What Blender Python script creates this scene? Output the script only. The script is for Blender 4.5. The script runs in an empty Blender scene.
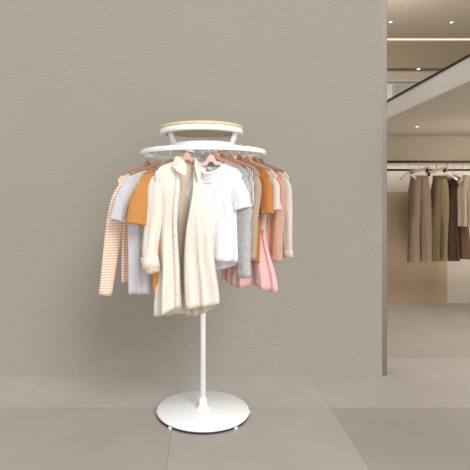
import bpy, bmesh, math, random
from mathutils import Vector, Matrix
S = bpy.context.scene
COL = S.collection
PI = math.pi
F, HX, HY, H = 480.0, 203.0, 203.0, 1.2      # focal length in px, principal point, eye height
def P(px, py, d): return Vector(((px-HX)*d/F, d, H-(py-HY)*d/F))

# ------------------------------------------------------------------ materials
def lin(c):
    if isinstance(c, str):
        c = [int(c[i:i+2], 16)/255 for i in (0, 2, 4)]
    return tuple(((v+.055)/1.055)**2.4 if v > .04045 else v/12.92 for v in c) + (1,)
class NT:
    def __init__(s, name):
        s.m = bpy.data.materials.new(name); s.m.use_nodes = True
        s.t = s.m.node_tree; s.b = s.t.nodes['Principled BSDF']
    def n(s, ty, **k):
        o = s.t.nodes.new(ty)
        for a, v in k.items():
            if a in o.inputs: o.inputs[a].default_value = v
            else: setattr(o, a, v)
        return o
    def l(s, a, b): s.t.links.new(a, b)
    def math(s, op, a, b=None, clamp=False):
        o = s.t.nodes.new('ShaderNodeMath'); o.operation = op; o.use_clamp = clamp
        for i, v in enumerate((a, b)):
            if v is None: continue
            if isinstance(v, (int, float)): o.inputs[i].default_value = v
            else: s.l(v, o.inputs[i])
        return o.outputs[0]
    def mix(s, f, a, b):
        o = s.t.nodes.new('ShaderNodeMix'); o.data_type = 'RGBA'
        for i, v in ((0, f), (6, a), (7, b)):
            if isinstance(v, (int, float, tuple)): o.inputs[i].default_value = v
            else: s.l(v, o.inputs[i])
        return o.outputs[2]
    def bump(s, h, strength, dist):
        o = s.n('ShaderNodeBump', Strength=strength, Distance=dist)
        s.l(h, o.inputs['Height']); s.l(o.outputs[0], s.b.inputs['Normal'])

def cloth(name, col, dark=None, stripe=None, freq=70, axis='Z', duty=.5, trans=.0, heather=.12, sheen=.0):
    t = NT(name); tc = t.n('ShaderNodeTexCoord')
    no = t.n('ShaderNodeTexNoise', Scale=60.0, Detail=3.0); t.l(tc.outputs['Object'], no.inputs['Vector'])
    base = lin(col); dk = lin(dark) if dark else tuple(v*.8 for v in base[:3])+(1,)
    f = t.math('MULTIPLY', no.outputs['Fac'], heather*2, True)
    c = t.mix(f, base, dk)
    if stripe:
        sp = t.n('ShaderNodeSeparateXYZ'); t.l(tc.outputs['Object'], sp.inputs[0])
        w = t.math('SINE', t.math('MULTIPLY', sp.outputs[axis], freq*2*PI))
        k = t.math('GREATER_THAN', w, math.cos(PI*duty))
        c = t.mix(k, c, lin(stripe))
    t.l(c, t.b.inputs['Base Color'])
    t.b.inputs['Roughness'].default_value = .9
    t.b.inputs['Specular IOR Level'].default_value = .15
    t.b.inputs['Sheen Weight'].default_value = sheen
    wv = t.n('ShaderNodeTexNoise', Scale=18.0, Detail=4.0); t.l(tc.outputs['Object'], wv.inputs['Vector'])
    mp = t.n('ShaderNodeMapping'); mp.inputs['Scale'].default_value = (20, 12, 3.5); t.l(tc.outputs['Object'], mp.inputs[0])
    wr = t.n('ShaderNodeTexNoise', Scale=1.0, Detail=3.0, Distortion=.8); t.l(mp.outputs[0], wr.inputs['Vector'])
    t.bump(wr.outputs['Fac'], .42, .035)
    return t.m
def plain(name, col, rough=.5, metal=0, emit=0, spec=.5, coat=0):
    t = NT(name); tc = t.n('ShaderNodeTexCoord')
    no = t.n('ShaderNodeTexNoise', Scale=25.0, Detail=2.0); t.l(tc.outputs['Object'], no.inputs['Vector'])
    b = lin(col)
    t.l(t.mix(t.math('MULTIPLY', no.outputs['Fac'], .1), b, tuple(v*.9 for v in b[:3])+(1,)), t.b.inputs['Base Color'])
    t.b.inputs['Roughness'].default_value = rough; t.b.inputs['Metallic'].default_value = metal
    t.b.inputs['Specular IOR Level'].default_value = spec; t.b.inputs['Coat Weight'].default_value = coat
    if emit:
        t.b.inputs['Emission Color'].default_value = b; t.b.inputs['Emission Strength'].default_value = emit
    return t.m
def wood(name, col, dark):
    t = NT(name); tc = t.n('ShaderNodeTexCoord')
    mp = t.n('ShaderNodeMapping'); mp.inputs['Scale'].default_value = (4, 40, 40); t.l(tc.outputs['Object'], mp.inputs[0])
    no = t.n('ShaderNodeTexNoise', Scale=3.0, Detail=4.0); t.l(mp.outputs[0], no.inputs['Vector'])
    t.l(t.mix(no.outputs['Fac'], lin(col), lin(dark)), t.b.inputs['Base Color'])
    t.b.inputs['Roughness'].default_value = .45
    return t.m
def plaster(name, col, col2, bump=.5, sc=1.0):
    t = NT(name); tc = t.n('ShaderNodeTexCoord')
    mp = t.n('ShaderNodeMapping'); mp.inputs['Scale'].default_value = (18*sc, 18*sc, 40*sc); t.l(tc.outputs['Object'], mp.inputs[0])
    no = t.n('ShaderNodeTexNoise', Scale=2.2, Detail=5.0, Roughness=.62); t.l(mp.outputs[0], no.inputs['Vector'])
    n2 = t.n('ShaderNodeTexNoise', Scale=.8, Detail=2.0); t.l(tc.outputs['Object'], n2.inputs['Vector'])
    f = t.math('ADD', t.math('MULTIPLY', no.outputs['Fac'], .55), t.math('MULTIPLY', n2.outputs['Fac'], .45))
    t.l(t.mix(f, lin(col), lin(col2)), t.b.inputs['Base Color'])
    t.b.inputs['Roughness'].default_value = .92; t.b.inputs['Specular IOR Level'].default_value = .2
    t.bump(no.outputs['Fac'], bump, .02)
    return t.m
def floor_mat():
    t = NT('large_format_tile'); tc = t.n('ShaderNodeTexCoord')
    sp = t.n('ShaderNodeSeparateXYZ'); t.l(tc.outputs['Object'], sp.inputs[0])
    T = .917
    u = t.math('DIVIDE', t.math('ADD', sp.outputs['X'], .165+10*T), T)
    v = t.math('DIVIDE', t.math('ADD', sp.outputs['Y'], -2.81+10*T), T)
    g = None
    for w in (u, v):
        fr = t.math('FRACT', w)
        d = t.math('MINIMUM', fr, t.math('SUBTRACT', 1.0, fr))
        k = t.math('LESS_THAN', d, .0028)
        g = k if g is None else t.math('MAXIMUM', g, k)
    cb = t.n('ShaderNodeCombineXYZ'); t.l(t.math('FLOOR', u), cb.inputs[0]); t.l(t.math('FLOOR', v), cb.inputs[1])
    wn = t.n('ShaderNodeTexWhiteNoise'); wn.noise_dimensions = '2D'; t.l(cb.outputs[0], wn.inputs['Vector'])
    no = t.n('ShaderNodeTexNoise', Scale=1.3, Detail=5.0, Roughness=.6, Distortion=.6); t.l(tc.outputs['Object'], no.inputs['Vector'])
    row = t.math('LESS_THAN', t.math('FLOOR', v), 9.5)      # front rows tinted darker, painting in the light falloff away from the wall
    colm = t.math('MULTIPLY', t.math('GREATER_THAN', t.math('FLOOR', u), 10.5), row)  # front right tiles tinted darker still, part of the painted falloff
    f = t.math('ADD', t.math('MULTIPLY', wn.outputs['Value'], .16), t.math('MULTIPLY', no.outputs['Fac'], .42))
    f = t.math('ADD', f, t.math('MULTIPLY', t.math('GREATER_THAN', v, 11.0), .14)); f = t.math('ADD', f, t.math('MULTIPLY', row, .09)); f = t.math('ADD', f, t.math('MULTIPLY', colm, .22), True)  # far tiles also darkened in the colour, for the dimmer far room
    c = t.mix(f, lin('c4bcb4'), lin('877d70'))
    c = t.mix(t.math('MULTIPLY', g, .55), c, lin('8b8275'))
    t.l(c, t.b.inputs['Base Color'])
    r = t.math('ADD', t.math('MULTIPLY', no.outputs['Fac'], .2), .38)
    t.l(r, t.b.inputs['Roughness']); t.b.inputs['Specular IOR Level'].default_value = .35
    t.bump(no.outputs['Fac'], .06, .02)
    return t.m

# ------------------------------------------------------------------ mesh helpers
def obj(name, verts, faces, mat, parent=None, smooth=True, solid=0, bevel=0, sub=0, loc=None):
    me = bpy.data.meshes.new(name); me.from_pydata([tuple(v) for v in verts], [], faces); me.validate()
    bm = bmesh.new(); bm.from_mesh(me); bmesh.ops.recalc_face_normals(bm, faces=bm.faces); bm.to_mesh(me); bm.free()
    if smooth:
        for p in me.polygons: p.use_smooth = True
    o = bpy.data.objects.new(name, me); COL.objects.link(o)
    me.materials.append(mat)
    if parent: o.parent = parent
    if loc: o.location = loc
    if solid:
        m = o.modifiers.new('thickness', 'SOLIDIFY'); m.thickness = solid; m.offset = 0
    if bevel:
        m = o.modifiers.new('bevel', 'BEVEL'); m.width = bevel; m.segments = 2; m.limit_method = 'ANGLE'
    if sub:
        m = o.modifiers.new('sub', 'SUBSURF'); m.levels = sub; m.render_levels = sub
    return o
def thing(name, label, cat, loc=(0,0,0), rz=0, group=None):
    o = bpy.data.objects.new(name, None); COL.objects.link(o); o.empty_display_size = .05
    o.location = loc; o.rotation_euler = (0, 0, rz)
    o['label'] = label; o['category'] = cat
    if group: o['group'] = group
    return o
def tag(o, label, cat, group=None):
    o['label'] = label; o['category'] = cat
    if group: o['group'] = group
    return o
def struct(o): o['kind'] = 'structure'; return o
def boxv(x0, x1, y0, y1, z0, z1, base=0):
    v = [(x, y, z) for x in (x0, x1) for y in (y0, y1) for z in (z0, z1)]
    f = [(0,1,3,2), (4,6,7,5), (0,4,5,1), (2,3,7,6), (0,2,6,4), (1,5,7,3)]
    return v, [tuple(i+base for i in q) for q in f]
def box(name, x0, x1, y0, y1, z0, z1, mat, parent=None, bevel=0):
    v, f = boxv(x0, x1, y0, y1, z0, z1)
    return obj(name, v, f, mat, parent, smooth=False, bevel=bevel)
def lathe(profile, n=64):
    v, f = [], []; k = len(profile)
    for i in range(n):
        a = 2*PI*i/n
        for r, z in profile: v.append((r*math.cos(a), r*math.sin(a), z))
    for i in range(n):
        j = (i+1) % n
        for q in range(k-1): f.append((i*k+q, j*k+q, j*k+q+1, i*k+q+1))
    return v, f
def ringv(r0, r1, z0, z1, n=96, b=.002):
    pr = [(r0+b, z0), (r1-b, z0), (r1, z0+b), (r1, z1-b), (r1-b, z1), (r0+b, z1), (r0, z1-b), (r0, z0+b), (r0+b, z0)]
    return lathe(pr, n)
def tube(pts, radii, n=16, cap=False, closed=False, side=None, flat=None, fold=None):
    """sweep along pts. radii: list of (ra, rb): ra across, rb along `side` axis"""
    v, f = [], []; pts = [Vector(p) for p in pts]; m = len(pts)
    for i, p in enumerate(pts):
        t = (pts[min(i+1, m-1)]-pts[max(i-1, 0)]).normalized()
        s = Vector(side) if side else (Vector((0, 0, 1)) if abs(t.z) < .8 else Vector((0, 1, 0)))
        s = (s - t*s.dot(t)).normalized(); a = t.cross(s).normalized()
        ra, rb = radii[i] if not isinstance(radii, (int, float)) else (radii, radii)
        for k in range(n):
            th = 2*PI*k/n; q = 1
            if fold: q = 1+fold(i/(m-1), th)
            v.append(p + a*math.cos(th)*ra*q + s*math.sin(th)*rb*q)
    for i in range(m-1):
        for k in range(n):
            l = (k+1) % n
            f.append((i*n+k, i*n+l, (i+1)*n+l, (i+1)*n+k))
    if cap: f.append(tuple(range(n))); f.append(tuple((m-1)*n+k for k in range(n)))
    return v, f
def merge(*vf):
    V, Fc = [], []
    for v, f in vf:
        b = len(V); V += list(v); Fc += [tuple(i+b for i in q) for q in f]
    return V, Fc
def spline(pts, n):
    """Catmull-Rom through tuples of any length"""
    out = []; m = len(pts)
    for i in range(n):
        t = i/(n-1)*(m-1); k = min(int(t), m-2); u = t-k
        p0, p1, p2, p3 = pts[max(k-1, 0)], pts[k], pts[k+1], pts[min(k+2, m-1)]
        out.append(tuple(.5*(2*b+(c-a)*u+(2*a-5*b+4*c-d)*u*u+(3*b-a-3*c+d)*u**3) for a, b, c, d in zip(p0, p1, p2, p3)))
    return out
def sm(a, b, x):
    t = max(0, min(1, (x-a)/(b-a))); return t*t*(3-2*t)

# ------------------------------------------------------------------ garments
def foldf(seed, amp):
    r = random.Random(seed)
    w = [(r.uniform(1.2, 2.2), r.uniform(0, 6.3), .5, r.uniform(-1, 1)), (r.uniform(2.6, 4.2), r.uniform(0, 6.3), .35, r.uniform(-1.5, 1.5)),
         (r.uniform(5, 7.5), r.uniform(0, 6.3), .24, r.uniform(-2, 2)), (r.uniform(9, 12), r.uniform(0, 6.3), .05, r.uniform(-3, 3))]
    return lambda s, v: amp*sum(a*math.sin(PI*f*s+p+d*v) for f, p, a, d in w)
def body(parent, mat, wS, length, widths, nw=.055, nf=.05, nb=.012, T=.02, amp=.012, seed=1, slope=.3, hem=None, name='body',
         gap=None, K=44, R=30, tw=None, wL=None, wR=None, zoff=0, back_extra=0, ybias=0):
    """closed (or front-open) torso. widths: [(v, scale)] of half width against wS. gap(v)->(xl, xr) opens the front"""
    amp *= 1.5; ff = foldf(seed, amp); fb = foldf(seed+50, amp)
    def W(v, side):
        tab = wL if side < 0 and wL else wR if side > 0 and wR else widths
        for (a, x), (b, y) in zip(tab, tab[1:]):
            if v <= b: return wS*(x+(y-x)*sm(a, b, v))
        return wS*tab[-1][1]
    def pt(x, v, front):
        w = W(v, x); s = x/w if w else 0; s = max(-1, min(1, s))
        w0 = W(0, x); x0 = s*w0; ax = abs(x0)
        zt = -slope*max(0, ax-nw) - .018*sm(.82, 1, abs(s))
        d = nf if front else nb
        if ax < nw: zt -= d*math.sqrt(max(0, 1-(ax/nw)**2))
        hz = -length + (hem(s, front) if hem else 0) - (0 if front else back_extra)
        z = zt+(hz-zt)*v
        tt = T*sm(0, .22, v)+.004
        if ax < nw: tt = max(tt, .03*math.sqrt(max(0, 1-(ax/nw)**2))*(1-sm(0, .3, v)))
        e = math.sqrt(max(0, 1-abs(s)**3))
        y = (-tt if front else tt)*e
        g = sm(.08, .9, v)
        y += (ff(s, v) if front else (.5*ff(s, v)+.5*fb(s, v)))*g
        p = Vector((x, y+ybias*v, z+zoff))
        return tw(p) if tw else p
    V, Fc = [], []
    for r in range(R+1):
        v = (r/R)**1.15
        a, b = -W(v, -1), W(v, 1)
        if gap:
            xl, xr = gap(v)
            row = [(xl+(a-xl)*i/K, True) for i in range(K)] + [(a+(b-a)*i/K, False) for i in range(K)] + [(b+(xr-b)*i/K, True) for i in range(K+1)]
        else:
            row = [(a+(b-a)*(.5-.5*math.cos(PI*i/K)), True) for i in range(K)] + [(b+(a-b)*(.5-.5*math.cos(PI*i/K)), False) for i in range(K)]
        for x, fr in row: V.append(pt(x, v, fr))
        n = len(row)
    for r in range(R):
        for i in range(n-1 if gap else n):
            j = (i+1) % n
            Fc.append((r*n+i, r*n+j, (r+1)*n+j, (r+1)*n+i))
    o = obj(name, V, Fc, mat, parent, solid=.0025)
    return o, pt
def sleeve(parent, mat, path, radii, seed=1, amp=.12, tw=None, n=22, steps=26, name='sleeve'):
    r = random.Random(seed); p1, p2 = r.uniform(0, 6.3), r.uniform(0, 6.3)
    both = spline([tuple(a)+tuple(b) for a, b in zip(path, radii)], steps)
    fo = lambda u, th: amp*(.6*math.sin(3*th+p1+2.5*u)+.4*math.sin(5*th+p2-4*u)+.35*math.sin(9*u+2*th+p1)*sm(.2, .7, u))*sm(0, .3, u)
    v, f = tube([b[:3] for b in both], [b[3:] for b in both], n, side=(0, 1, 0), fold=fo)
    if tw: v = [tw(Vector(q)) for q in v]
    return obj(name, v, f, mat, parent, solid=.002)
def band(parent, mat, name, p, q, ra, rb, th=.004, n=20, tw=None):
    v, f = tube([p, q], [(ra, rb)]*2, n, side=(0, 1, 0))
    if tw: v = [tw(Vector(x)) for x in v]
    return obj(name, v, f, mat, parent, solid=th)
def neckband(parent, mat, pt, nw, h=.012, name='neckband', tw=None):
    v, f = [], []; n = 40
    for i in range(n):
        a = 2*PI*i/n; x = nw*.985*math.cos(a); fr = math.sin(a) < 0
        p = pt(x, 0, fr); 
        v.append(p+Vector((0, -.0025 if fr else .0025, .002))); v.append(p+Vector((0, (-.005 if fr else .005), -h)))
    for i in range(n):
        j = (i+1) % n; f.append((2*i, 2*j, 2*j+1, 2*i+1))
    return obj(name, v, f, mat, parent, solid=.003)

def shoulder_z(wS, nw, slope): return -slope*(wS-nw)-.018
def top_garment(name, label, cat, apex, yaw, mat, wS=.165, length=.5, kind='short', slw=.05, sl_len=.2, splay=.05, seed=1, nw=.055, nf=.05,
                widths=None, T=.02, amp=.01, trim=None, group=None, slope=.3, hem=None, cuff=None, mat_sleeve=None, sides=(-1, 1), out=(1, 1)):
    t = thing(name, label, cat, apex, yaw, group)
    widths = widths or [(0, 1), (.25, .93), (1, 1.03)]
    b, pt = body(t, mat, wS, length, widths, nw, nf, T=T, amp=amp, seed=seed, slope=slope, hem=hem)
    zs = shoulder_z(wS, nw, slope)
    if trim: neckband(t, trim, pt, nw)
    for i, s in enumerate(sides):
        sp = splay*out[i]
        x0 = wS-.03
        if kind == 'short':
            path = [(s*(wS-.044), -.002, zs-.040), (s*(wS-.026), -.004, zs-.060), (s*(wS-.014+sp*.5), -.007, zs-.115), (s*(wS-.004+sp), -.009, zs-sl_len)]
            rad = [(.034, .009), (.042, .015), (slw*.95, .02), (slw, .022)]
        else:
            path = [(s*(wS-.042), -.002, zs-.038), (s*(wS-.028), -.004, zs-.058), (s*(wS-.024+sp*.3), -.006, zs-.14), (s*(wS-.028+sp*.65), -.010, zs-sl_len*.55), (s*(wS-.030+sp), -.010, zs-sl_len)]
            rad = [(.032, .009), (.038, .014), (slw*.95, .018), (slw*.85, .02), (slw*.72, .018)]
        sl = sleeve(t, mat_sleeve or mat, path, rad, seed+7*i+3, amp=.14)
        a, c = Vector(path[-2]), Vector(path[-1]); d = (c-a).normalized()
        band(sl, cuff or mat_sleeve or mat, 'cuff' if kind == 'long' else 'sleeve_hem', c-d*(.035 if kind == 'long' else .012), c+d*.002, rad[-1][0]*1.0, rad[-1][1]*1.04)
    return t

def hanger(apex, yaw, mat, hook_mat, label, ring_z, half=.145, drop=.052, group=None, group_hook=True):
    """apex = local origin = shoulder line height of the garment"""
    t = thing('clothes_hanger', label, 'hanger', apex, yaw, group)
    prof_t, prof_b = [], []; n = 40
    for i in range(n+1):
        s = -1+2*i/n; a = abs(s)
        top = .024*math.exp(-(a/.14)**4) + .004 - drop*(a**1.2)
        bot = top-.020-.018*math.exp(-(a/.2)**2)+.006*a
        prof_t.append((s*half, top)); prof_b.append((s*half, bot))
    loop = prof_t+prof_b[::-1]; m = len(loop); v = []
    for y in (-.006, .006): v += [(x, y, z) for x, z in loop]
    f = [(i, (i+1) % m, m+(i+1) % m, m+i) for i in range(m)]
    for k in range(n):
        f.append((k, k+1, m-2-k, m-1-k)); f.append((m+k, m+m-1-k, m+m-2-k, m+k+1))
    obj('hanger_bar', v, f, mat, t, smooth=False, bevel=.003)
    hz = ring_z-apex[2]; r = .013
    pts = [(0, 0, .022), (0, 0, hz-.012)]
    for i in range(13):
        a = -PI/2*0 + PI*1.15*i/12
        pts.append((r-r*math.cos(a) , 0, hz+r*.1+r*math.sin(a)))
    pts = [(x-r*sm(.028, hz-.02, z) if k > 0 else x, y, z) for k, (x, y, z) in enumerate(pts)]
    # hook plane is across the rail: along local y
    rot = [(0, 0, 0)]*0
    pts = [(p[0]*.35, p[0], p[2]) for p in pts]
    vv, ff = tube(pts, .0022, 8, cap=True)
    obj('hook', vv, ff, hook_mat, t)
    return t

# ------------------------------------------------------------------ palette
M = dict(
    wall=plaster('textured_wall_plaster', 'a6a096', '9b9489', .36),
    far=plaster('far_wall_plaster', 'd9cfc1', 'cdc2b3', .1, .4),
    header=plaster('header_paint', 'b5a997', 'ab9e8b', .05, .3),
    tan=plaster('tan_panel_shade', 'c2ab8e', 'b69e80', .08, .4),
    upper=plaster('upper_wall', 'a39580', '93846e', .08, .3),
    ceil=plaster('ceiling_paint', 'c9beb0', 'bfb4a5', .05, .3),
    fascia=plaster('fascia_paint', 'ebe5dd', 'e3dcd3', .03, .3),
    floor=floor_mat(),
    white=plain('white_powder_coat', 'ffffff', .35, spec=.4),
    gloss=plain('white_gloss', 'ffffff', .22, spec=.5),
    black=plain('black_rubber', '23262e', .5),
    birch=wood('birch_disc', 'ecd9b4', 'dcc397'),
    darkwood=wood('dark_rail', '2e211a', '20160f'),
    w_brown=wood('hanger_brown', 'ad846c', '8f6852'),
    w_tan=wood('hanger_tan', 'c6a088', 'af8870'),
    w_peach=wood('hanger_peach', 'e6b49f', 'd79f8a'),
    w_pink=wood('hanger_pink', 'f3d9d6', 'e8c4c0'),
    hook=plain('white_wire', 'eeeeee', .3, .3),
    steel=plain('steel_wire', '857c72', .5, 0),
    peach=cloth('peach_stripe', 'f7e6da', stripe='e9b797', freq=72, duty=.5, heather=.05),
    lav=cloth('pale_lavender_jersey', 'd0ccd1', 'bab6bd'),
    mustard=cloth('mustard_jersey', 'c68b50', 'a87038'),
    cream=cloth('cream_linen', 'ece3d8', 'd9cdbf', heather=.2),
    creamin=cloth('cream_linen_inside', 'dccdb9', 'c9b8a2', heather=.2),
    white_c=cloth('white_jersey', 'f6f6f8', 'ececf0'),
    palelav=cloth('pale_lilac_jersey', 'dfdde8', 'cfcdd9'),
    grey=cloth('grey_marl_knit', 'cccac9', '9b999a', heather=.5),
    zebra=cloth('white_charcoal_stripe', 'd2cfcc', stripe='8b8786', freq=105, axis='X', duty=.45),
    taupe=cloth('taupe_jersey', 'b9a390', '9b8571'),
    rust=cloth('burnt_orange_jersey', 'c2814e', 'a3652f'),
    stone=cloth('stone_jersey', 'dccfc2', 'c9bbad'),
    pink=cloth('dusty_pink_crepe', 'e9bcb8', 'd59f9c'),
    terra=cloth('terracotta_rose_knit', 'd0a491', 'b98876'),
    oat=cloth('oat_knit', 'dccdc0', 'c6b5a7'),
    shell=plain('shell_button', 'fbf7ee', .3),
    ink=plain('rose_ink', 'd9a3a6', .8),
    trouserA=cloth('taupe_wool', '857363', '6a5a4b'),
    trouserB=cloth('umber_wool', '715d49', '5b4837'),
    olive=cloth('olive_edge', '837659', '706447'),
    coat=cloth('dark_coat', '463327', '33241c'),
    jacket=cloth('beige_jacket', 'b7a390', '9d8975'),
    redbrown=cloth('russet_wool', '644a3c', '4c362b'),
    darkred=cloth('dark_russet_jacket', '523a2d', '3f2b21'),
    pinkb=cloth('faded_pink_cloth', 'c9ada0', 'b5988a'),
    led=plain('led_strip', 'fff4e4', .5, emit=.6),
    lamp=plain('downlight_lens', 'fff6e6', .5, emit=4),
)
def glassm():
    t = NT('balustrade_glass'); t.b.inputs['Base Color'].default_value = (.9, .93, .92, 1)
    t.b.inputs['Roughness'].default_value = .05; t.b.inputs['Alpha'].default_value = .12
    return t.m
M['glass'] = glassm()

# ------------------------------------------------------------------ setting
ZC, ZU = 1.97, 4.275
def slab(name, *a): return struct(box(name, *a))
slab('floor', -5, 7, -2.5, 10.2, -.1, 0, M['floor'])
rc = .05; cx, cy = (387-HX)/F*(3.33+rc)-rc*math.hypot(1, (387-HX)/F), 3.33+rc
prof = [(-5, 3.33)]+[(cx+rc*math.sin(PI/2*i/12), cy-rc*math.cos(PI/2*i/12)) for i in range(13)]+[(cx+rc, 3.62), (-5, 3.62)]
m = len(prof)
wb = obj('wall_back', [(x, y, 0) for x, y in prof]+[(x, y, ZU) for x, y in prof], [(i, (i+1) % m, m+(i+1) % m, m+i) for i in range(m)]+[tuple(range(m)), tuple(range(m, 2*m))], M['wall'])
struct(wb)
for q_ in wb.data.polygons: q_.use_smooth = abs(q_.normal.z) < .5 and q_.area < .5
slab('wall_far', -5, 3.6, 5.76, 5.9, 0, ZC+.03, M['far'])
slab('wall_right', 3.6, 3.72, 3.2, 5.9, 0, ZC, M['far'])
slab('wall_upper', -5, 7, 9.2, 9.35, 1.9, ZU, M['ceil'])
slab('trim_1', 1.67, 3.6, 5.55, 5.76, 1.678, ZC, M['header'])            # bulkhead above the rail niche
slab('wall_panel_shade', 1.2, 2.90, 5.70, 5.76, 0, H+11*5.7/F, M['tan'])  # low tan panel; its right part stands in for the clothes' wall shadow
slab('ceiling_lower', 1.68, 7, 2.6, 9.7, ZC, ZC+.13, M['ceil'])
slab('trim_2', 1.664, 1.681, 2.6, 9.7, ZC-.002, 2.112, M['fascia'])      # pale slab edge
slab('trim_3', 1.656, 1.70, 2.6, 9.7, 2.112, 2.127, M['darkwood'])     # dark capping
slab('ceiling_upper', -5, 7, 3.3, 9.02, ZU, ZU+.1, M['ceil'])
slab('trim_4', -5, 7, 9.0, 9.2, 3.73, ZU, M['upper'])                 # upper bulkhead
slab('trim_5', -5, 7, 8.97, 9.0, ZU-.025, ZU-.004, M['led'])
t = thing('glass_balustrade', 'glass balustrade with thin dark top rail on the upper floor beyond the slab', 'balustrade', (5.0, 8.9, 2.1))
box('glass_panel', -2, 2, -.006, .006, 0, 1.32, M['glass'], t)
box('top_rail', -2, 2, -.02, .02, 1.32, 1.35, M['steel'], t)
for x in (-2, 0, 2): box('post', x-.02, x+.02, -.02, .02, 0, 1.32, M['steel'], t)
# leaning grey stone slab + slanted white easel leg seen above the slab edge
def marble():
    t = NT('mottled_grey'); tc = t.n('ShaderNodeTexCoord')
    no = t.n('ShaderNodeTexNoise', Scale=9.0, Detail=5.0, Distortion=1.5); t.l(tc.outputs['Object'], no.inputs['Vector'])
    t.l(t.mix(no.outputs['Fac'], lin('c9c2bd'), lin('5c5552')), t.b.inputs['Base Color']); return t.m
a = thing('framed_picture', 'mottled grey picture in a white frame behind the upper balustrade', 'picture', (4.02, 9.14, 2.52))
box('canvas', -.42, .42, -.01, .01, .0, .94, marble(), a)
for x0, x1, z0, z1 in ((-.52, -.42, 0, 1.0), (.42, .52, 0, 1.0), (-.42, .42, .94, 1.0), (-.52, .52, -.06, 0)): box('frame', x0, x1, -.02, .02, z0, z1, M['fascia'], a)

def downlight(px, py, z, label):
    d = (z-H)*F/(HY-py); x = (px-HX)*d/F
    t = thing('recessed_downlight', label, 'ceiling light', (x, d, z))
    v, f = ringv(.030, .042, -.004, .002, 32, .001); obj('trim_ring', v, f, M['fascia'], t)
    v, f = lathe([(0, -.003), (.03, -.003), (.03, .0), (0, .0)], 32); obj('lens', v, f, M['lamp'], t)
    t.scale = (1, 1, 1)*1; s = d/4.8*.48; t.scale = (s, s, 1)
    return t
downlight(417, 126.5, ZC, 'small recessed downlight in the low ceiling above the clothes rail')
downlight(390.5, 22, ZU, 'recessed downlight in upper ceiling nearest the textured wall')
downlight(451.5, 22.3, ZU, 'right-hand recessed downlight in the upper ceiling')
t = downlight(418.5, 69, 3.73, 'recessed downlight under the upper bulkhead below the light strip')

# ------------------------------------------------------------------ display rack
D0 = 2.743; RZ = 1.480; RR = .345
rk = thing('round_clothes_rack', 'white round display rack with pedestal base and pale wooden top on the tiled floor', 'clothes rack', (0, D0, 0))
v, f = lathe([(0, .012), (.258, .012), (.263, .016), (.263, .024), (.259, .028), (0, .028)], 128); obj('base_plate', v, f, M['gloss'], rk)
v, f = lathe([(0, .004), (.252, .004), (.262, .006), (.262, .0118), (0, .0118)], 128); obj('base_underside', v, f, M['black'], rk)
for k in range(6):
    a = -PI/2+PI/6*0+PI/3*k+PI/6
    v, f = lathe([(0, 0), (.010, 0), (.012, .004), (.012, .011), (0, .011)], 16)
    a = math.radians([-132, -48, 0, 48, 132, 180][k])
    obj('foot', [(x+.258*math.cos(a), y+.258*math.sin(a), z) for x, y, z in v], f, M['white'], rk)
v, f = lathe([(0, .028), (.040, .028), (.040, .034), (.026, .042), (.022, .06), (.022, .085), (.0165, .09), (0, .09)], 40); obj('collar', v, f, M['gloss'], rk)
v, f = lathe([(0, .085), (.0155, .085), (.0155, RZ-.012), (0, RZ-.012)], 32); obj('pole', v, f, M['white'], rk)
v, f = ringv(RR-.012, RR+.012, RZ-.014, RZ+.012); obj('hanging_ring', v, f, M['white'], rk)
v, f = ringv(.165, .192, RZ+.020, RZ+.052); obj('inner_ring', v, f, M['white'], rk)
for a in (68, 112, 248, 292):
    c, s = math.cos(math.radians(a)), math.sin(math.radians(a))
    v, f = boxv(.01, RR-.004, -.014, .014, RZ-.010, RZ+.004)
    obj('spoke', [(x*c-y*s, x*s+y*c, z) for x, y, z in v], f, M['white'], rk, smooth=False, bevel=.002)
v, f = lathe([(0, RZ-.015), (.045, RZ-.015), (.05, RZ-.01), (.05, RZ+.012), (.04, RZ+.03), (0, RZ+.03)], 40); obj('hub', v, f, M['white'], rk)
for a in (18, 162, 205, 335):
    c, s = math.cos(math.radians(a)), math.sin(math.radians(a))
    v, f = tube([(.178*c, .178*s, RZ+.03), (.182*c, .182*s, RZ+.07), (.200*c, .200*s, RZ+.112)], [(.014, .024), (.014, .024), (.014, .022)], 12, cap=True, side=(-s, c, 0))
    obj('support_arm', v, f, M['white'], rk)
for a in (5, 35, 145, 175, 215, 325):
    c, s = math.cos(math.radians(a)), math.sin(math.radians(a))
    v, f = boxv(.04, .17, -.012, .012, RZ+.018, RZ+.03)
    obj('inner_spoke', [(x*c-y*s, x*s+y*c, z) for x, y, z in v], f, M['white'], rk, smooth=False)
v, f = ringv(.205, .237, RZ+.106, RZ+.134); obj('top_hoop', v, f, M['white'], rk, loc=(-.010, 0, 0))
v, f = lathe([(0, RZ+.126), (.204, RZ+.126), (.204, RZ+.1345), (.236, RZ+.1345), (.238, RZ+.138), (.237, RZ+.148), (.232, RZ+.152), (0, RZ+.152)], 96); obj('top_disc', v, f, M['birch'], rk, loc=(-.010, 0, 0))

# ------------------------------------------------------------------ garments on the rack
def ring_pt(px, front=True):
    """where the vertical plane of pixel column px meets the near half of the ring"""
    u = (px-HX)/F; a = 1+u*u; b = -2*D0; c = D0*D0-RR*RR
    d = (-b-math.sqrt(max(0, b*b-4*a*c)))/(2*a)
    return u*d, d
def rack_item(px, yapex):
    x, d = ring_pt(px); return Vector((x, d, H-(yapex-HY)*d/F))
R_ = math.radians
HG = 'wooden hangers on the round rack'
def hang(px, py, yaw, mat, label, half=.14, drop=.052):
    p = rack_item(px, py); hanger(p, yaw, mat, M['hook'], label, RZ, half, drop, HG); return p

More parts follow.
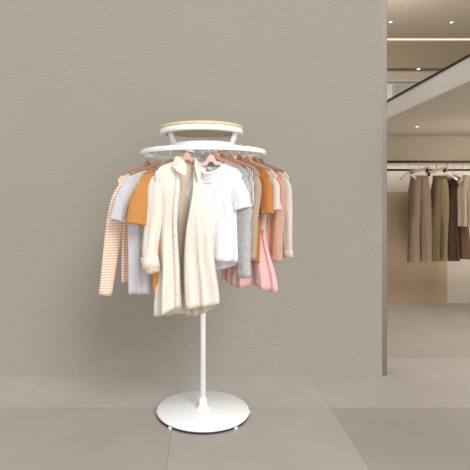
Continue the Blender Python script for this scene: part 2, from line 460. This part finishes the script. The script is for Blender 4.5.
# left side, back to front.  yaw > 0 turns the viewer-left arm toward the camera
p = hang(147, 165, R_(22), M['w_brown'], 'brown wooden hanger carrying the peach striped shirt, leftmost on the round rack', .135)
top_garment('striped_shirt', 'peach and white striped long-sleeved shirt, leftmost on the round rack', 'shirt', p+Vector((0, 0, -.022)), R_(22), M['peach'],
            wS=.155, length=.60, kind='long', sl_len=.60, slw=.046, splay=.10, seed=11, widths=[(0, 1), (.25, .86), (1, .90)], out=(1, -.2), slope=.36)
p = hang(156, 165, R_(26), M['w_brown'], 'brown wooden hanger carrying the pale grey lavender tee', .145)
top_garment('pale_long_tee', 'pale lavender grey short-sleeved long tee between striped shirt and mustard tee', 't-shirt', p+Vector((0, 0, -.022)), R_(26), M['lav'],
            wS=.172, length=.64, kind='short', sl_len=.205, slw=.05, splay=.03, seed=23, widths=[(0, 1), (.25, .88), (1, .86)], slope=.36)
p = hang(170, 164, R_(30), M['w_brown'], 'brown wooden hanger carrying the mustard tee beside the cream shirt', .145)
top_garment('mustard_tee', 'mustard orange short-sleeved tee left of the cream open shirt', 't-shirt', p+Vector((0, 0, -.018)), R_(30), M['mustard'],
            wS=.165, length=.65, kind='short', sl_len=.225, slw=.055, splay=.02, seed=31, widths=[(0, 1), (.25, .72), (.6, .62), (1, .56)], slope=.36)

# right side
def right(px, py, yaw, hm, hl, name, label, cat, mat, **k):
    p = hang(px, py, R_(yaw), hm, hl)
    return p, top_garment(name, label, cat, p+Vector((0, 0, -.018)), R_(yaw), mat, **k)
right(261, 163, -36, M['w_brown'], 'rightmost brown wooden hanger on the round rack', 'oat_jumper', 'thin oat coloured long-sleeved knit top, rightmost on the round rack', 'jumper', M['oat'],
      wS=.165, length=.5, kind='long', sl_len=.42, slw=.036, splay=.03, seed=41, widths=[(0, 1), (.25, .85), (1, .8)], slope=.38)
right(255, 162, -36, M['w_brown'], 'brown wooden hanger carrying the terracotta rose knit top', 'rose_jumper', 'terracotta rose long-sleeved knit top behind the stone tee', 'jumper', M['terra'],
      wS=.160, length=.46, kind='long', sl_len=.44, slw=.042, splay=.0, seed=43, widths=[(0, 1), (.25, .88), (1, .8)], slope=.38)
# pink dress
p = hang(248, 161, R_(-35), M['w_tan'], 'tan wooden hanger carrying the dusty pink dress')
t = thing('pink_dress', 'dusty pink sleeveless dress with flared hem, right part of the round rack', 'dress', p+Vector((0, 0, -.018)), R_(-30))
body(t, M['pink'], .105, .628, [(0, 1), (.25, .8), (.5, .9), (1, 1.5)], .06, .06, T=.018, amp=.020, seed=52, slope=.4, hem=lambda s, f: .012*math.sin(5*s)-.01*s)
right(247, 161, -35, M['w_tan'], 'tan wooden hanger carrying the stone coloured tee', 'stone_tee', 'pale stone short-sleeved tee right of the burnt orange tee', 't-shirt', M['stone'],
      wS=.172, length=.34, kind='short', sl_len=.17, slw=.036, splay=-.005, seed=55, widths=[(0, 1), (.25, .75), (1, .6)], slope=.4, T=.008, amp=.004)
right(240, 160, -35, M['w_brown'], 'brown wooden hanger carrying the burnt orange tee', 'orange_tee', 'burnt orange short-sleeved tee on the right of the round rack', 't-shirt', M['rust'],
      wS=.168, length=.50, kind='short', sl_len=.19, slw=.042, splay=-.01, seed=61, widths=[(0, 1), (.25, .75), (1, .66)], slope=.4, T=.012, amp=.006)
right(231, 159, -35, M['w_tan'], 'tan wooden hanger carrying the taupe top', 'taupe_top', 'taupe long-sleeved top between striped shirt and orange tee', 'top', M['taupe'],
      wS=.162, length=.48, kind='long', sl_len=.42, slw=.032, splay=-.01, seed=67, widths=[(0, 1), (.25, .8), (1, .75)], slope=.4, T=.010, amp=.004)
right(223, 158, -35, M['w_brown'], 'brown wooden hanger carrying the charcoal striped shirt', 'thin_striped_shirt', 'white and charcoal striped long-sleeved shirt behind the grey marl top', 'shirt', M['zebra'],
      wS=.172, length=.45, kind='long', sl_len=.41, slw=.034, splay=-.01, seed=71, widths=[(0, 1), (.25, .8), (1, .75)], slope=.4, T=.010, amp=.004, cuff=M['white_c'])
right(216, 157, -34, M['w_tan'], 'tan wooden hanger carrying the grey marl top', 'grey_marl_top', 'grey marl long-sleeved top hanging just behind the white tee', 'jumper', M['grey'],
      wS=.182, length=.47, kind='long', sl_len=.50, slw=.046, splay=.015, seed=73, widths=[(0, 1), (.25, .8), (1, .8)], slope=.4, T=.010, amp=.004)

# white tee and the lilac layer under it
p = hang(211, 160, R_(-27), M['w_pink'], 'pale pink wooden hanger carrying the white tee', .13)
yw = R_(-27)
t = thing('lilac_camisole', 'pale lilac long vest hem showing below the white tee', 'vest', p+Vector((.004, .008, -.03)), yw)
body(t, M['palelav'], .115, .525, [(0, 1), (.3, 1.0), (1, 1.25)], .07, .06, T=.006, amp=.004, seed=83, slope=.4, hem=lambda s, f: .025*abs(s+.3)**2)
wt = thing('white_tee', 'white short-sleeved tee with small pink chest lettering right of the cream shirt', 't-shirt', p+Vector((0, -.012, -.022)), yw)
b, pt = body(wt, M['white_c'], .165, .475, [(0, 1), (.22, .86), (1, .93)], .062, .042, T=.022, amp=.009, seed=91, slope=.36)
neckband(wt, M['white_c'], pt, .062)
zs = shoulder_z(.165, .062, .36)
for s in (-1, 1):
    path = [(s*.122, -.002, zs-.042), (s*.142, -.004, zs-.062), (s*.160, -.008, zs-.105), (s*.176, -.012, zs-.165)]
    sl = sleeve(wt, M['white_c'], path, [(.036, .010), (.044, .018), (.046, .022), (.044, .024)], 95+s, .12)
    c = Vector(path[-1]); d = (c-Vector(path[-2])).normalized()
    band(sl, M['white_c'], 'sleeve_hem', c-d*.014, c+d*.002, .0455, .026)
# tiny illegible chest lettering
V, Fc = [], []; r = random.Random(4)
x = -.036
while x < .012:
    w = r.uniform(.003, .005); hh = r.uniform(.004, .007)
    q = [pt(x, .13, True), pt(x+w, .13, True)]
    b0 = len(V)
    for a_ in q: V.append(a_+Vector((0, -.004, -hh/2)))
    for a_ in q[::-1]: V.append(a_+Vector((0, -.004, hh/2)))
    Fc.append((b0, b0+1, b0+2, b0+3)); x += w+.0016
obj('chest_lettering', V, Fc, M['ink'], wt, smooth=False)

# ------------------------------------------------------------------ cream open shirt
p = hang(187, 158, R_(20), M['w_peach'], 'peach wooden hanger inside the collar of the cream shirt', .14, .05)
cs = thing('cream_shirt', 'long cream linen shirt hanging open at the front of the round rack', 'shirt', p+Vector((-.012, -.012, -.020)), 0)
def twist(q):
    z = q.z
    a = R_(22-34*sm(.02, .34, -z))
    c, s = math.cos(a), math.sin(a)
    return Vector((q.x*c-q.y*s, q.x*s+q.y*c-.022*sm(.0, .3, -z), z))
wS = .15; LEN = .775
WL = [(0, 1.0), (.2, .9), (.6, .97), (1, 1.06)]
WR = [(0, .95), (.2, .80), (.55, .98), (1, 1.20)]
def gap(v): return (-.026+.010*sm(0, .8, v)-.006*math.sin(4*v), .040-.028*sm(0, .7, v)+.008*math.sin(5*v+1)*sm(.3, .6, v))
def hem(s, f): return ((.05+.035*s) if s > 0 else .05-.045*sm(.2, .9, -s)) if f else (.085*s*s if s > 0 else .01-.01*abs(s))
b, cpt = body(cs, M['cream'], wS, LEN, WL, .05, .03, nb=.0, T=.036, amp=.020, seed=7, slope=.36, hem=hem, gap=gap, tw=twist, wL=WL, wR=WR, K=40, R=44)
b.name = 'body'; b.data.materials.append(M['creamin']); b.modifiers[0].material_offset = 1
# plackets
def placket(side, w, name='placket'):
    V, Fc = [], []; n = 44
    for i in range(n+1):
        v = .035+.955*i/n; e = gap(v)[0 if side < 0 else 1]
        for k, dx in enumerate((0, side*w)):
            q = cpt(e+dx, v, True); V.append(q+Vector((0, -.005, 0)))
    for i in range(n): Fc.append((2*i, 2*i+1, 2*i+3, 2*i+2))
    return obj(name, V, Fc, M['cream'], cs, solid=.003)
pl = placket(-1, .024); placket(1, .020)
for v in (.08, .19, .33, .47, .61, .75, .89):
    q = cpt(gap(v)[0]-.012, v, True)+Vector((0, -.0075, 0))
    bv, bf = lathe([(0, -.0015), (.0055, -.0015), (.006, 0), (.0055, .0015), (0, .0015)], 14)
    obj('button', [(q.x+x, q.y+z, q.z+y) for x, y, z in bv], bf, M['shell'], cs)
# collar: stand + two leaves
def sheet(name, rows, mat, parent, th=.003, sub=0):
    m = len(rows[0]); V = [Vector(q) for r_ in rows for q in r_]
    Fc = [(i*m+j, i*m+j+1, (i+1)*m+j+1, (i+1)*m+j) for i in range(len(rows)-1) for j in range(m-1)]
    return obj(name, [twist(q) for q in V], Fc, mat, parent, solid=th, sub=sub, smooth=name != 'collar_leaf')
n = 16
rows = [[], []]
for i in range(n+1):
    a = R_(215)-R_(250)*i/n     # around the back of the neck
    x, y = .050*math.cos(a), .034*math.sin(a)
    k = 1-abs(2*i/n-1)
    rows[0].append((x, y, -.012+.010*k)); rows[1].append((x*1.02, y*1.02, .018+.014*k))
sheet('collar_stand', rows, M['creamin'], cs)
sheet('collar_leaf', [[(-.046, -.010, .024), (-.034, -.030, .016), (-.018, -.040, .000), (-.008, -.044, -.014)],
                      [(-.060, -.022, .004), (-.044, -.046, -.008), (-.028, -.054, -.026), (-.010, -.055, -.040)],
                      [(-.074, -.030, -.024), (-.056, -.050, -.052), (-.034, -.058, -.066), (-.012, -.058, -.072)]], M['cream'], cs)
sheet('collar_leaf', [[(.048, -.012, .026), (.046, -.026, .014), (.042, -.034, -.004), (.038, -.038, -.020)],
                      [(.060, -.020, .006), (.056, -.042, -.014), (.050, -.050, -.044), (.044, -.052, -.066)],
                      [(.070, -.026, -.018), (.070, -.046, -.046), (.066, -.054, -.078), (.054, -.054, -.100)]], M['cream'], cs)
# sleeves
zs = shoulder_z(.15, .05, .36)
def notw(q): return q
pathL = [(-.112, -.012, zs-.030), (-.127, -.020, zs-.058), (-.140, -.028, zs-.15), (-.156, -.030, zs-.28), (-.168, -.046, zs-.39), (-.162, -.060, zs-.440)]
sl = sleeve(cs, M['cream'], pathL, [(.034, .022), (.044, .030), (.043, .032), (.042, .032), (.040, .03), (.034, .026)], 5, .16, name='sleeve')
band(sl, M['cream'], 'rolled_cuff', (-.170, -.052, zs-.412), (-.158, -.066, zs-.470), .040, .030, .007)
band(sl, M['creamin'], 'cuff_fold', (-.163, -.060, zs-.445), (-.150, -.072, zs-.492), .035, .026, .004)
pathR = [(.110, .030, zs-.02), (.128, .045, zs-.05), (.135, .05, zs-.13), (.128, .04, zs-.27), (.11, .03, zs-.40), (.10, .03, zs-.47)]
sr = sleeve(cs, M['cream'], pathR, [(.028, .012), (.042, .016), (.042, .016), (.038, .016), (.034, .016), (.032, .016)], 6, .1, name='sleeve')

# ------------------------------------------------------------------ far clothes rail
DR = 5.3
def fx(px, d=DR): return (px-HX)*d/F
def fz(py, d=DR): return H-(py-HY)*d/F
t = thing('wall_clothes_rail', 'dark double clothes rail holding brown clothes in the far room', 'clothes rail', (2.75, DR, 0))
v, f = tube([(-.88, 0, fz(161.6)), (.84, 0, fz(161.6))], .0115, 12, cap=True); obj('rail', v, f, M['darkwood'], t)
v, f = tube([(-.88, .12, fz(170, DR+.12)), (.84, .12, fz(170, DR+.12))], .0115, 12, cap=True); obj('rail', v, f, M['darkwood'], t)
for x in (-.87, .83):
    for y, zt in ((0, fz(161.6)), (.12, fz(170, DR+.12))):
        v, f = tube([(x, y, 0), (x, y, zt)], .0085, 12, cap=True); obj('upright', v, f, M['darkwood'], t)
RG = 'hangers on the far clothes rail'
def clip_hanger(px, py, label, yaw=-.35, half=.105, tilt=.26):
    t = thing('clip_hanger', label, 'hanger', (fx(px), DR, fz(py)), 0, RG)
    ca, sa = math.cos(yaw), math.sin(yaw)
    v, f = boxv(-half, half, -.008, .008, -.018, .018)
    v = [(x*ca, x*sa+y, z+x*tilt) for x, y, z in v]
    obj('clip_bar', v, f, M['jacket'], t, smooth=False, bevel=.003)
    hz = fz(161.6)-fz(py)
    pts = [(0, 0, .015), (0, .0, hz-.02), (0, -.011, hz), (0, -.004, hz+.011), (0, .008, hz+.008)]
    v, f = tube(spline(pts, 16), .0028, 8, cap=True); obj('hook', v, f, M['steel'], t)
    for s in (-1, 1):
        v, f = boxv(-.010, .010, -.014, .014, -.045, .0); x = s*half*.75
        obj('clip', [(a+x*ca, b+x*sa, c+x*tilt) for a, b, c in v], f, M['coat'], t, smooth=False)
def trousers(px0, px1, ytop, ybot, mat, label, seed, edge=None):
    d = DR; xc = fx((px0+px1)/2); w = (fx(px1)-fx(px0))/2; zt = fz(ytop); L = zt-fz(ybot)
    t = thing('hanging_trousers', label, 'trousers', (xc, d, zt))
    ff = foldf(seed, .012)
    V, Fc = [], []; n = 28; R = 22
    for r_ in range(8):
        v = r_/7
        for k in range(n):
            a = 2*PI*k/n; V.append((w*(.72+.24*sm(0, .7, v))*math.cos(a), (.03+.02*v)*math.sin(a)*1+ff(math.cos(a), v)*v, -L*.30*v))
    for r_ in range(7):
        for k in range(n): Fc.append((r_*n+k, r_*n+(k+1) % n, (r_+1)*n+(k+1) % n, (r_+1)*n+k))
    obj('hip', V, Fc, mat, t, solid=.003)
    v, f = tube([(0, 0, .004), (0, 0, -.035)], [(w*.74, .033)]*2, 28, side=(0, 1, 0)); obj('waistband', v, f, mat, t, solid=.004)
    for s in (-1, 1):
        path = [(s*w*.28, -.004, -L*.03), (s*w*.38, -.006, -L*.2), (s*w*.45, -.004, -L*.42), (s*w*.50, -.004, -L*.6), (s*w*.54, 0, -L)]
        sleeve(t, mat if not (edge and s > 0) else edge, path, [(w*.46, .042), (w*.52, .055), (w*.50, .055), (w*.45, .05), (w*.44, .05)], seed+s, .13, name='trouser_leg')
    return t
clip_hanger(419, 170.3, 'slanted taupe clip hanger holding the light taupe trousers')
trousers(407.5, 431, 176, 262, M['trouserA'], 'light taupe wide trousers, leftmost on the far rail', 3)
clip_hanger(436.5, 170.3, 'slanted taupe clip hanger holding the umber trousers')
trousers(430.5, 449, 176, 261, M['trouserB'], 'umber brown trousers with olive leg on the far rail', 9, M['olive'])
def far_hanger(px, py, label, yaw):
    t = thing('wire_hanger', label, 'hanger', (fx(px), DR, fz(py)), yaw, RG)
    pts = [(-.15, 0, -.075), (0, 0, .0), (.15, 0, -.075), (-.15, 0, -.075)]
    v, f = tube([(-.11, 0, -.055), (-.06, 0, -.022), (0, 0, .010), (.06, 0, -.022), (.11, 0, -.055)], [(.012, .005)]*5, 8, cap=True, side=(0, 1, 0)); obj('hanger_bar', v, f, M['white'], t)
    hz = fz(161.6)-fz(py)
    v, f = tube(spline([(0, 0, .01), (0, 0, hz-.02), (0, -.011, hz), (0, -.004, hz+.011), (0, .008, hz+.008)], 16), .0028, 8, cap=True); obj('hook', v, f, M['steel'], t)
far_hanger(408, 174, 'pale hanger on the far rail above the light taupe trousers', R_(-68))
far_hanger(447.5, 175, 'pale hanger carrying the long dark brown coat', R_(-60))
q = Vector((fx(449.5), DR+.02, fz(176)))
top_garment('long_coat', 'long dark brown coat hanging on the far rail', 'coat', q+Vector((0, .0, -.01)), R_(-66), M['coat'], wS=.115, length=.92, kind='long', sl_len=.6, slw=.03, splay=.0, seed=101, T=.05, amp=.02, widths=[(0, 1), (.3, .9), (1, 1.1)])
far_hanger(454, 174.5, 'pale hanger carrying the beige jacket', R_(-60))
q = Vector((fx(456), DR-.08, fz(175)))
t = top_garment('russet_dress', 'long russet brown dress behind the beige jacket on the far rail', 'dress', Vector((fx(458.5), DR+.04, fz(177))), R_(-62), M['redbrown'], wS=.13, length=.90, kind='short', sl_len=.2, slw=.045, splay=.0, seed=111, T=.04, amp=.02, widths=[(0, 1), (.3, .85), (1, 1.2)])
top_garment('beige_jacket', 'beige hip-length jacket with sleeve hanging forward on the far rail', 'jacket', q, R_(-60), M['jacket'], wS=.13, length=.56, kind='long', sl_len=.52, slw=.05, splay=.01, seed=121, T=.03, amp=.01)
far_hanger(463, 174.5, 'pale hanger carrying the dark russet jacket at the frame edge', R_(-40))
top_garment('russet_jacket', 'dark russet jacket hanging at the right end of the far rail', 'jacket', Vector((fx(467.5), DR, fz(176))), R_(-28), M['darkred'], wS=.19, length=.5, kind='long', sl_len=.46, slw=.05, splay=.02, seed=131, T=.04, amp=.012)
top_garment('faded_pink_blouse', 'faded pink blouse in front of the dark russet jacket at the frame edge', 'blouse', Vector((fx(472), DR-.12, fz(190))), R_(-20), M['pinkb'], wS=.10, length=.30, kind='short', sl_len=.2, slw=.04, splay=.02, seed=141, T=.03, amp=.01)

# ------------------------------------------------------------------ light
w = bpy.data.worlds.new('studio'); S.world = w; w.use_nodes = True
w.node_tree.nodes['Background'].inputs[0].default_value = (1, 1, 1, 1)
w.node_tree.nodes['Background'].inputs[1].default_value = .78
def area(name, loc, target, size, power, col=(1, .97, .92), sy=None):
    l = bpy.data.lights.new(name, 'AREA'); l.energy = power; l.color = col; l.size = size
    if sy: l.shape = 'RECTANGLE'; l.size_y = sy
    o = bpy.data.objects.new(name, l); COL.objects.link(o); o.location = loc
    o.rotation_euler = (Vector(target)-Vector(loc)).to_track_quat('-Z', 'Y').to_euler()
    return o
sl_ = bpy.data.lights.new('sun', 'SUN'); sl_.energy = 1.84; sl_.angle = R_(26); sl_.color = (1, .99, .97)
so = bpy.data.objects.new('sun', sl_); COL.objects.link(so); so.location = (2, -3, 5)
so.rotation_euler = Vector((-.50, 1, -.80)).to_track_quat('-Z', 'Y').to_euler()
area('low_front_fill', (.9, -1.4, .9), (-.2, 3.3, .5), 1.8, 32, (1, .995, .985))  # added fill out of view, evens out the lower wall
area('far_room_light', (3.1, 4.2, 1.9), (3.0, 5.7, .5), .6, 18, (1, .96, .91))
area('upper_floor_light', (2.5, 6.5, 3.6), (4.5, 9.3, 3.6), 1.5, 34, (1, .95, .9))
area('void_light', (.6, 5.0, 4.1), (2.5, 4.6, 0), 1.6, 45, (1, .97, .93))

area('niche_fill', (2.7, 5.62, 1.67), (2.7, 5.72, 1.2), 1.6, 1.6, (1, .97, .93), .05)  # added unseen strip behind the bulkhead, brightens the niche wall
area('low_ceiling_bounce', (2.8, 4.6, .25), (2.8, 4.6, 2), 1.4, 9, (1, .97, .93))

# ------------------------------------------------------------------ camera
cam = bpy.data.cameras.new('camera'); co = bpy.data.objects.new('camera', cam); COL.objects.link(co)
co.location = (0, 0, H); co.rotation_euler = (PI/2, 0, 0)
cam.sensor_width = 36; cam.sensor_fit = 'HORIZONTAL'; cam.lens = F/470*36
cam.shift_x = (235-HX)/470; cam.shift_y = (HY-235)/470
cam.clip_start = .05; cam.clip_end = 60
S.camera = co
S.view_settings.view_transform = 'Standard'; S.view_settings.look = 'None'; S.view_settings.exposure = 0
